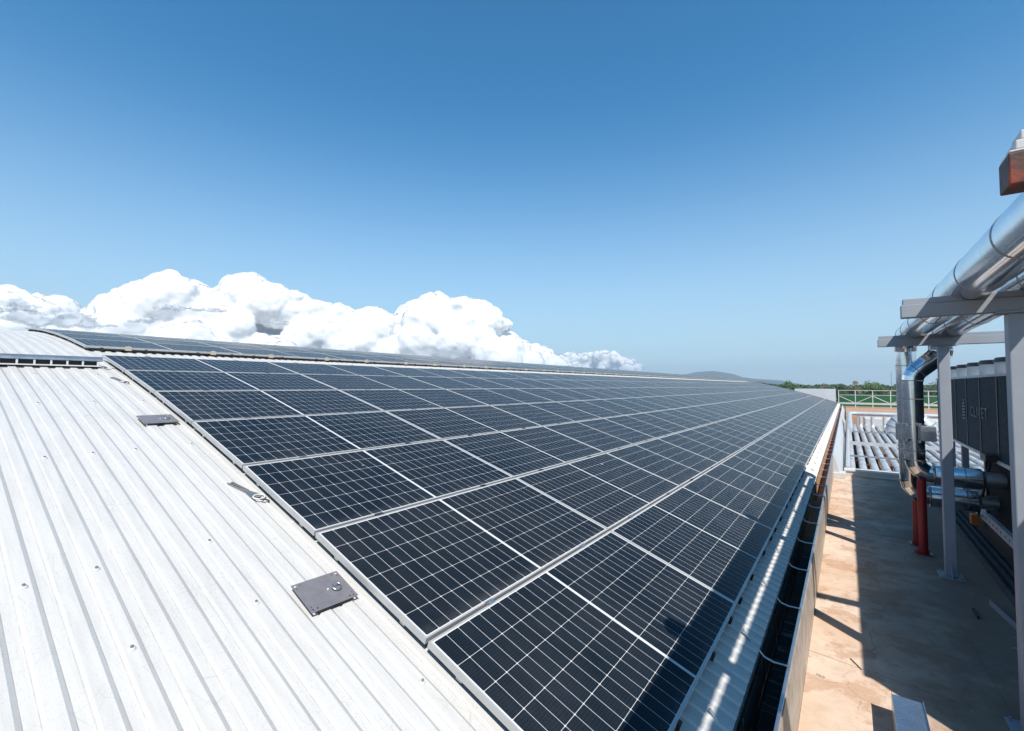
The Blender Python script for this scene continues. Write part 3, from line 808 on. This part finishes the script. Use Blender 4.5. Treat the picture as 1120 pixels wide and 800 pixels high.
# small debris on the walkway
m_deb = worn('debris', (.5,.45,.38), (.3,.25,.2), .9, 0, 30)
rr = random.Random(3)
dbs = []
db = MB()
for k in range(46):
    x = rr.uniform(-.33, 1.4); y = rr.uniform(4.6, 14); s_ = rr.uniform(.006, .022)
    if rr.random() < .5: x = rr.uniform(-.34, -.24)
    db.box(x, x+s_*2, y, y+s_, FZ+.0005, FZ+s_*.5, M=None)
tag(db.build('gravel', m_deb, None, (0, 8, FZ)), 'small crumbs of debris strewn over the concrete walkway', 'gravel', kind='stuff')
st_ = MB(); st_.box(1.13, 1.15, 7.30, 7.55, FZ+.001, FZ+.025); tag(st_.build('dark_offcut', m_black, None, (1.14, 7.4, FZ)), 'short dark steel offcut on the floor in front of the far post', 'offcut')
wd = MB(); Mw = Matrix.Translation((.02, 5.42, FZ+.008)) @ Matrix.Rotation(.5, 4, 'Z'); wd.box(-.004, .004, -.085, .085, -.004, .004, M=Mw)
tag(wd.build('wood_sliver', mat('bare_wood', (.30,.17,.09), .8), None, (.02, 5.42, FZ)), 'thin wood sliver lying on the sunlit concrete', 'wood sliver')

# ------------------------------------------------------------------ pipe field beyond the walkway
DZ = -3.05
ld = MB(); ld.box(-.1, 16, 16.96, 44.5, -3.4, DZ)
tag(ld.build('lower_roof', worn('dark_stained_roofing', (.10,.085,.075), (.28,.20,.15), .9, 0, 2.5), None, (8, 30, DZ)), kind='structure')
pxs = [.10+.31*k for k in range(14)]
ordn = ['leftmost', 'second', 'third', 'fourth', 'fifth', 'sixth', 'seventh', 'eighth', 'ninth', 'tenth', 'eleventh', 'twelfth', 'thirteenth', 'fourteenth']
for k, x in enumerate(pxs):
    t = thing('field_pipe', 'pale clad pipe lying beyond the upstand, %s%s' % (ordn[k], ' of the pipes' if k == 0 else ' of the pipes from the left'), 'pipe', (x, 30, DZ), 'pale pipes beyond the walkway')
    rr = random.Random(k)
    y1 = 38-.2*(k % 3)
    zz = -2.76
    if k % 2 == 0 and k < 8:
        pts = [(x, 17.1, zz)]+elbow((x, y1, zz), (0,1,0), (0,0,1), .3)+[(x, y1, -1.98)]
    else: pts = [(x, 17.1, zz), (x, y1+2, zz)]
    a_ = MB(); a_.tube(pts, .105, 18); put(a_, 'cladding', m_palepipe, t)
    for y in (19+.7*(k % 3), 23.5-.5*(k % 2), 28, 33): 
        b_ = MB(); b_.tube([(x, y, zz), (x, y+.05, zz)], .110, 18); put(b_, 'seam_band', m_dark_joint, t)
def crossbar(y, z, h, m, label, x0=-.02):
    t = thing('pipe_rack_rail', label, 'rail', (4, y, DZ), 'cross rails over the pale pipes')
    a_ = MB(); a_.box(x0, 8, y-.06, y+.06, z-h, z); put(a_, 'rail', m, t)
    for x in (x0+.04, 2.06, 5.2):
        a_ = MB(); a_.box(x-.03, x+.03, y-.03, y+.03, DZ, z-h-.001); put(a_, 'leg', m, t)
crossbar(17.45, -2.50, .10, m_steel, 'blue grey cross rail over the pale pipes, nearest the upstand', .30)
crossbar(20.9, -2.52, .05, m_galv, 'thin cross rail over the pale pipes, second from the upstand')
crossbar(24.8, -2.40, .14, m_palepipe, 'thick white cross rail over the pale pipes')
crossbar(26.0, -2.55, .05, m_galv, 'thin cross rail just behind the thick white one')
crossbar(31.8, -2.50, .06, m_galv, 'thin cross rail over the pale pipes, farthest from the upstand')
hd = thing('header_pipe', 'white header pipe running across above the far end of the pale pipes', 'pipe', (4, 38.4, DZ))
a_ = MB(); a_.tube([(.12, 30, -2.30)]+elbow((.12, 38.4, -1.83), (0,1,.055), (1,0,0), .35)+[(9, 38.4, -1.83)], .13, 20); put(a_, 'cladding', m_palepipe, hd)
for x in (.6, 3.2, 6.0):
    a_ = MB(); a_.box(x-.04, x+.04, 38.36, 38.44, DZ, -1.97); put(a_, 'leg', m_palepipe, hd)
ss = thing('pipe_rack_upright', 'tall pale upright rail along the left side of the pipe field', 'rail', (.0, 28, DZ))
a_ = MB(); a_.tube([(-.01, 17.6, DZ), (-.01, 17.6, -2.52), (.03, 30, -2.35)], .06, 12); put(a_, 'side_rail', m_palepipe, ss)
# white tank block and ribbed duct
tk = MB(); tk.box(1.0, 7.5, 39.6, 42, DZ, -2.2); tag(tk.build('equipment_cabinet', m_white, None, (4, 41, DZ), bevel=.03), 'low white equipment cabinet behind the header pipe', 'cabinet')
dd = thing('ribbed_duct', 'pale ribbed duct bend beside the vertical silver pipes', 'duct', (2.4, 34, DZ))
cen = Vector((2.9, 34, -2.6)); npt = 8
pts = [cen+Vector((-.75*cos(t), 0, .75*sin(t))) for t in [pi*.95*k/npt for k in range(npt+1)]]
a_ = MB(); a_.tube(pts, .42, 20); put(a_, 'duct_bend', m_palepipe, dd)
for q_ in range(1, npt):
    dq = (pts[q_+1]-pts[q_-1]).normalized(); a_ = MB(); a_.tube([pts[q_]-dq*.02, pts[q_]+dq*.02], .435, 20); put(a_, 'seam_band', m_dark_joint, dd)
a_ = MB(); a_.box(2.0, 3.8, 33.6, 34.4, DZ, -2.62); put(a_, 'duct_base', m_palepipe, dd)
# small valves between the pipes
for k in range(10):
    x = .255+.31*(k % 5); y = 18.3+ (k*1.73 % 6)
    t = thing('valve', 'small dark valve between the pale pipes', 'valve', (x, y, DZ), 'valves between the pale pipes')
    a_ = MB(); a_.tube([(x, y, DZ), (x, y, -2.72)], .03, 8); put(a_, 'stem', m_black, t)
    a_ = MB(); a_.tube([(x, y, -2.72), (x, y, -2.70)], .07, 12); put(a_, 'handwheel', m_rust, t)

m_rail = worn('weathered_rail_paint', (.50,.52,.50), (.40,.42,.40), .6, 0, 2)
# white truss railing at the end of the lower roofs
rl = thing('truss_railing', 'white lattice railing with diagonal braces in front of the green field', 'railing', (8, 63, -3))
a_ = MB()
for z, h in ((-.43, .06), (-.95, .05), (-1.80, .20)): 
    a_ = MB(); a_.box(-.75, 24, 62.95, 63.05, z-h, z); put(a_, 'chord', m_rail, rl)
k = 0
x = -.7
while x < 23.9:
    a_ = MB(); a_.box(x-.035, x+.035, 62.96, 63.04, -2.35, -.431); put(a_, 'post', m_white, rl)
    if x+1.5 < 24:
        s_ = 1 if k % 2 == 0 else -1
        za, zb_ = (-1.1, -1.85) if s_ > 0 else (-1.85, -1.1)
        a_ = MB(); a_.tube([(x+.06, 63, za), (x+1.44, 63, zb_)], .035, 6); put(a_, 'brace', m_white, rl)
    x += 1.5; k += 1
sc = MB(); sc.box(-.8, 30, 66.2, 66.3, -2.3, -.92)
tag(sc.build('green_screen', worn('green_windbreak_net', (.012,.085,.035), (.02,.11,.05), .8, 0, 1), None, (14, 66, -9)), 'long green windbreak net hung behind the white railing', 'screen')
sp_ = MB(); sp_.box(-.05, 40, 44.6, 66, -4, -2.35)
tag(sp_.build('brown_roof', m_soil, None, (20, 53, -2.35)), kind='structure')

# ------------------------------------------------------------------ land, hills
gd = MB(); G = 30000
gd.add([(-G,-G,-9.0),(G,-G,-9.0),(G,G,-9.0),(-G,G,-9.0)], [(0,1,2,3)])
tag(gd.build('ground', m_ground), kind='structure')
def hill(name, pts, y, depth, mt):
    """ridge given by (x, height) points at distance y, built as a rounded solid ridge"""
    mb = MB(); n = 60; m = 14
    x0, x1 = pts[0][0], pts[-1][0]; vs = []
    def hh(x):
        for (a, b), (c_, d_) in zip(pts, pts[1:]):
            if a <= x <= c_:
                t = (x-a)/(c_-a); t = t*t*(3-2*t); return b+(d_-b)*t
        return 0
    for i in range(n+1):
        x = x0+(x1-x0)*i/n; h = hh(x)
        for j in range(m+1):
            t = j/m*2-1
            z = -9.5+(h+9.5)*max(0, 1-t*t)**.9
            z += (noise.noise((x*.004, t*3, 1.3))*9+noise.noise((x*.012, t*8, 5))*4)*(1-abs(t))
            vs.append((x, y+t*depth, z))
    fs = [(i*(m+1)+j, i*(m+1)+j+1, (i+1)*(m+1)+j+1, (i+1)*(m+1)+j) for i in range(n) for j in range(m)]
    mb.add(vs, fs, True); return tag(mb.build(name, mt), kind='structure')
hill('hill', [(-2300,-9),(-1900,30),(-1600,80),(-1420,122),(-1250,150),(-1130,156),(-1000,132),(-860,88),(-700,66),(-560,58),(-420,30),(-250,-9)], 5200, 900, m_hill)

# ------------------------------------------------------------------ trees
def tree(x, y, h, w_, seed, label, leaf, n=900, trunk=.3):
    rr = random.Random(seed)
    t = thing('broadleaf_tree', label, 'tree', (x, y, -9), 'trees on the horizon')
    tr_ = MB(); tr_.tube([(x, y, -9), (x+.1*w_*rr.uniform(-1,1), y, -9+h*.35), (x, y, -9+h*.75)], [w_*.05, w_*.035, w_*.015], 8)
    cr = MB()
    lobes = []
    for k in range(11):
        a = rr.uniform(0, 2*pi); q = rr.random()
        lobes.append((x+cos(a)*w_*.36*q**.5, y+sin(a)*w_*.36*q**.5, -9+h*(.40+.48*rr.random()*(1-.35*q)), w_*rr.uniform(.13,.24)))
    for lx, ly, lz, lr in lobes:
        tr_.tube([(x, y, -9+h*.4), (lx, ly, lz)], [w_*.018, w_*.006], 5)
    for k in range(n):
        lx, ly, lz, lr = rr.choice(lobes)
        d = Vector((rr.gauss(0,1), rr.gauss(0,1), rr.gauss(0,1))).normalized()*lr*rr.uniform(.55, 1.1)
        c_ = Vector((lx, ly, lz))+d*Vector((1,1,.8)).length/1.6
        s_ = w_*rr.uniform(.018, .04)
        u_ = Vector((rr.gauss(0,1), rr.gauss(0,1), rr.gauss(0,1))).normalized(); v_ = u_.orthogonal().normalized()
        cr.add([c_-u_*s_-v_*s_*.5, c_+u_*s_*.2-v_*s_, c_+u_*s_+v_*s_*.4, c_-u_*s_*.3+v_*s_], [(0,1,2,3)])
    put(tr_, 'trunk', m_bark, t); put(cr, 'crown', leaf, t, recalc=False)
TR = [(-41.5, 297, 14.6, 10, 'rounded dark green tree showing over the roof line near the hill', m_leaf3),
      (-46.5, 298, 11.6, 7, 'low dark green bush just left of the rounded tree over the roof line', m_leaf3),
      (-26.5, 299, 12.8, 10, 'wide green tree rising over the roof left of the grey end wall', m_leaf),
      (-22.5, 299, 12.0, 8, 'lower green tree touching the wide tree left of the grey end wall', m_leaf),
      (-10.5, 300, 10.9, 7, 'small olive tree on the horizon above the grey end wall', m_leaf2),
      (-6.2, 300, 10.6, 5, 'small dark tree above the right part of the grey end wall', m_leaf3),
      (-2.0, 300, 11.2, 6, 'dark green tree at the right end of the grey end wall', m_leaf3),
      (3.4, 260, 12.0, 7.5, 'thin brownish olive tree left of the tallest tree on the horizon', m_leaf2),
      (10.4, 300, 14.2, 11, 'tallest green tree on the horizon, left of the silver pipes', m_leaf),
      (15.2, 300, 11.3, 6, 'low green tree just right of the tallest horizon tree', m_leaf),
      (33.5, 298, 11.6, 9, 'dark green tree seen between the silver pipes and the steel post', m_leaf3),
      (20.5, 300, 10.8, 6, 'small green tree close left of the silver pipes', m_leaf)]
for i, (x, y, h, w_, lb, lf) in enumerate(TR): tree(x, y, h, w_, 11+i, lb, lf)
# the wood along the horizon, one mass
hd_ = MB(); rr = random.Random(5)
for k in range(9000):
    x = rr.uniform(-60, 90); y = 330+rr.uniform(-8, 30)
    top = 9.5+1.2*noise.noise((x*.11, 0, 2))+.8*noise.noise((x*.35, 4, 0))
    z = -9+top*rr.random()**.6
    s_ = rr.uniform(.3, .7); c_ = Vector((x, y, z))
    u_ = Vector((rr.gauss(0,1), rr.gauss(0,1), rr.gauss(0,1))).normalized(); v_ = u_.orthogonal().normalized()
    hd_.add([c_-u_*s_-v_*s_, c_+u_*s_-v_*s_, c_+u_*s_+v_*s_, c_-u_*s_+v_*s_], [(0,1,2,3)])
tag(hd_.build('far_wood', m_leaf3, None, (15, 340, -9), recalc=False), 'dark band of distant trees along the horizon', 'wood', kind='stuff')
# thin masts on the horizon
for x, y, h, lb in ((18.6, 300, 16.5, 'thin pale mast on the horizon left of the silver pipes'), (-33.6, 300, 11.8, 'thin dark mast between two trees over the roof line')):
    t = thing('mast', lb, 'mast', (x, y, -9), 'thin masts on the horizon')
    a_ = MB(); a_.tube([(x, y, -9), (x, y, -9+h)], [.22, .10], 6); put(a_, 'pole', m_galv, t)
    a_ = MB(); a_.box(x-.6, x+.6, y-.05, y+.05, -9+h*.9, -9+h*.9+.12); put(a_, 'crossarm', m_galv, t)

# ------------------------------------------------------------------ clouds
def cloud_mat(name, col, thin):
    m = bpy.data.materials.new(name); m.use_nodes = True; t = m.node_tree; t.nodes.clear()
    o_ = N(m, 'ShaderNodeOutputMaterial'); df = N(m, 'ShaderNodeBsdfPrincipled'); tl = N(m, 'ShaderNodeBsdfTranslucent'); tp = N(m, 'ShaderNodeBsdfTransparent')
    df.inputs[0].default_value = (*col, 1); df.inputs['Roughness'].default_value = 1; df.inputs['Specular IOR Level'].default_value = 0; df.inputs['Subsurface Weight'].default_value = .75; df.inputs['Subsurface Radius'].default_value = (1,1,1); df.inputs['Subsurface Scale'].default_value = 110; tl.inputs[0].default_value = (*col, 1)
    a_ = N(m, 'ShaderNodeMixShader'); a_.inputs[0].default_value = .15; L(m, df.outputs[0], a_.inputs[1]); L(m, tl.outputs[0], a_.inputs[2])
    lw = N(m, 'ShaderNodeLayerWeight'); lw.inputs[0].default_value = .5
    g = N(m, 'ShaderNodeNewGeometry'); n_ = noi(m, g.outputs['Position'], .006, 6, .65)
    e_ = M_(m, 'ADD', lw.outputs['Facing'], M_(m, 'MULTIPLY_ADD', n_, .5, -.25))
    r_ = N(m, 'ShaderNodeMapRange'); r_.interpolation_type = 'SMOOTHSTEP'
    for q_, v_ in ((1, .50-thin), (2, 1.0-thin*.5), (3, thin*.9), (4, 1.0)): r_.inputs[q_].default_value = v_
    L(m, e_, r_.inputs[0])
    b_ = N(m, 'ShaderNodeMixShader'); L(m, r_.outputs[0], b_.inputs[0]); L(m, a_.outputs[0], b_.inputs[1]); L(m, tp.outputs[0], b_.inputs[2])
    L(m, b_.outputs[0], o_.inputs[0]); return m
m_cloud = cloud_mat('cloud_vapour', (.84,.84,.85), 0)
m_cloud_thin = cloud_mat('thin_cloud_vapour', (.60,.62,.66), .45)  # greyer vapour: shade of the streak clouds put into the colour
CLD = 9000.0
def cloud(puffs, seed, vox=26, wisps=True, material=m_cloud):
    """puffs: (image-free) az offset in metres along the cloud bank, height, radius"""
    rr = random.Random(seed)
    tb = bmesh.new(); bmesh.ops.create_icosphere(tb, subdivisions=3, radius=1)
    tv = [v_.co.copy() for v_ in tb.verts]; tf = [[v_.index for v_ in f_.verts] for f_ in tb.faces]; tb.free()
    vs, fs = [], []
    for (p, r) in puffs:
        sx_, sy_, sz_ = r*rr.uniform(.9,1.15), r*rr.uniform(.9,1.2), r*rr.uniform(.8,1.0)
        n0 = len(vs)
        vs += [(p.x+q.x*sx_, p.y+q.y*sy_, p.z+q.z*sz_) for q in tv]
        fs += [[i_+n0 for i_ in f_] for f_ in tf]
    me = bpy.data.meshes.new('cloud'); me.from_pydata(vs, [], fs)
    me.materials.append(material)
    o = bpy.data.objects.new('cloud', me); COL.objects.link(o)
    rm = o.modifiers.new('remesh', 'REMESH'); rm.mode = 'VOXEL'; rm.voxel_size = vox; rm.use_smooth_shade = True
    for sc_, st__ in ((420, 170), (170, 90), (75, 55), (36, 26)):
        tx = bpy.data.textures.new('billow', 'CLOUDS'); tx.noise_scale = sc_; tx.noise_depth = 2; tx.noise_basis = 'ORIGINAL_PERLIN'
        dm = o.modifiers.new('billow', 'DISPLACE'); dm.texture = tx; dm.strength = st__; dm.mid_level = .5; dm.texture_coords = 'GLOBAL'
    tag(o, kind='structure'); return o
# the bank stands on a wide arc; base points by bearing (radians left of the view axis) and height
def cpt(px, py, dist):
    d = (fwd + r2*((px-560)/F_PX) - u2*((py-400)/F_PX)); h = sqrt(d.x**2+d.y**2)
    return d*(dist/h)
def fill(outline, base_py, seed, n, dist, rmin, rmax, spread):
    rr = random.Random(seed); res = []
    xs = [p[0] for p in outline]
    def top(px):
        for (a, b), (c_, d_) in zip(outline, outline[1:]):
            if a <= px <= c_: return b+(d_-b)*(px-a)/(c_-a)
        return base_py
    mpp = dist/F_PX*1.1
    for k in range(n):
        px = rr.uniform(xs[0], xs[-1]); tpy = top(px); depth_px = base_py-tpy
        if depth_px < 3: continue
        r_px = min(rr.uniform(rmin, rmax), max(3.5, depth_px*.45))
        t = rr.random()**1.6
        py = tpy+r_px*.95+(depth_px-r_px)*t
        c_ = cpt(px, py, dist+rr.uniform(-spread, spread)*(.4+t))
        res.append((c_, r_px*mpp))
    # a body behind, so that the bank has no holes
    px = xs[0]+6
    while px < xs[-1]-6:
        tpy = top(px); dp = base_py-tpy
        for q_ in (.32, .62, .9):
            r_px = min(16, dp*.30)
            if r_px > 4: res.append((cpt(px, tpy+r_px*.6+dp*q_*.8, dist+spread*.9), r_px*mpp*1.15))
        px += 9
    # a crisp rim of small knobs
    for k in range(n):
        px = rr.uniform(xs[0], xs[-1]); tpy = top(px); r_px = rr.uniform(2.5, 6.5)
        if base_py-tpy < 8: continue
        c_ = cpt(px, tpy+r_px*1.0+rr.uniform(0, 3), dist+rr.uniform(-spread, spread)*.5)
        res.append((c_, r_px*mpp))
    return res
OUT1 = [(70,362),(84,352),(104,347),(124,337),(138,322),(152,312),(168,305),(186,299),(202,303),(214,311),(226,318),(238,323),(248,319),(256,310),(274,304),(292,310),(306,314),(324,318),(342,325),(358,331),(374,336),(384,342),(390,352),(396,344),(404,335),(412,336),(420,347),(428,352),(438,342),(446,341),(456,331),(470,325),(482,321),(500,326),(518,327),(534,338),(548,344),(560,352),(564,366),(572,374),(588,376),(602,388),(616,396)]
cloud(fill(OUT1, 420, 1, 420, CLD, 8, 22, 650), 1, 34)
OUT2 = [(-160,352),(-120,330),(-60,322),(-20,330),(4,322),(24,321),(34,326),(44,324),(58,330),(70,340),(84,352),(100,362)]
cloud(fill(OUT2, 385, 2, 110, CLD*1.25, 7, 16, 900), 2, 40)
def streak(spec, seed, dist, material):
    rr = random.Random(seed); res = []
    for (xa, ya, xb, yb, r_) in spec:
        n_ = max(4, int(abs(xb-xa)/(r_*.8)))
        for k in range(n_):
            t = (k+rr.uniform(-.3, .3))/max(1, n_-1); taper = .35+.65*sin(pi*min(max(t, 0), 1))
            res.append((cpt(xa+(xb-xa)*t, ya+(yb-ya)*t+rr.uniform(-.8, .8), dist+rr.uniform(-100, 100)), r_*taper*dist/F_PX*1.1))
    o = cloud(res, seed, 24, material=material); return o
streak([(168,336,248,339,2.6), (200,340,246,341,2.0), (290,352,320,354,2.4), (140,352,170,350,2.2)], 8, CLD*.80, m_cloud_thin)
streak([(-20,331,46,336,3.4), (-20,345,70,350,4.5), (20,354,130,357,4), (60,343,110,349,3)], 9, CLD*.82, m_cloud_thin)
OUT3 = [(596,398),(612,386),(622,383),(634,388),(648,384),(660,382),(672,386),(688,391),(700,398)]
cloud(fill(OUT3, 410, 3, 60, CLD*1.3, 4, 8, 500), 3, 34, material=cloud_mat('fading_cloud_vapour', (.78,.79,.81), .22))

# ------------------------------------------------------------------ air
hz = MB(); hz.box(-6800, 6800, -400, 6700, -10.4, 240)
m_haze = bpy.data.materials.new('haze_air'); m_haze.use_nodes = True
hn = m_haze.node_tree; hn.nodes.clear(); ho = hn.nodes.new('ShaderNodeOutputMaterial'); hv = hn.nodes.new('ShaderNodeVolumePrincipled')
hv.inputs['Color'].default_value = (.62,.80,1.0,1); hv.inputs['Density'].default_value = .00017; hv.inputs['Anisotropy'].default_value = .1
hn.links.new(hv.outputs[0], ho.inputs['Volume'])
tag(hz.build('haze', m_haze), kind='stuff')
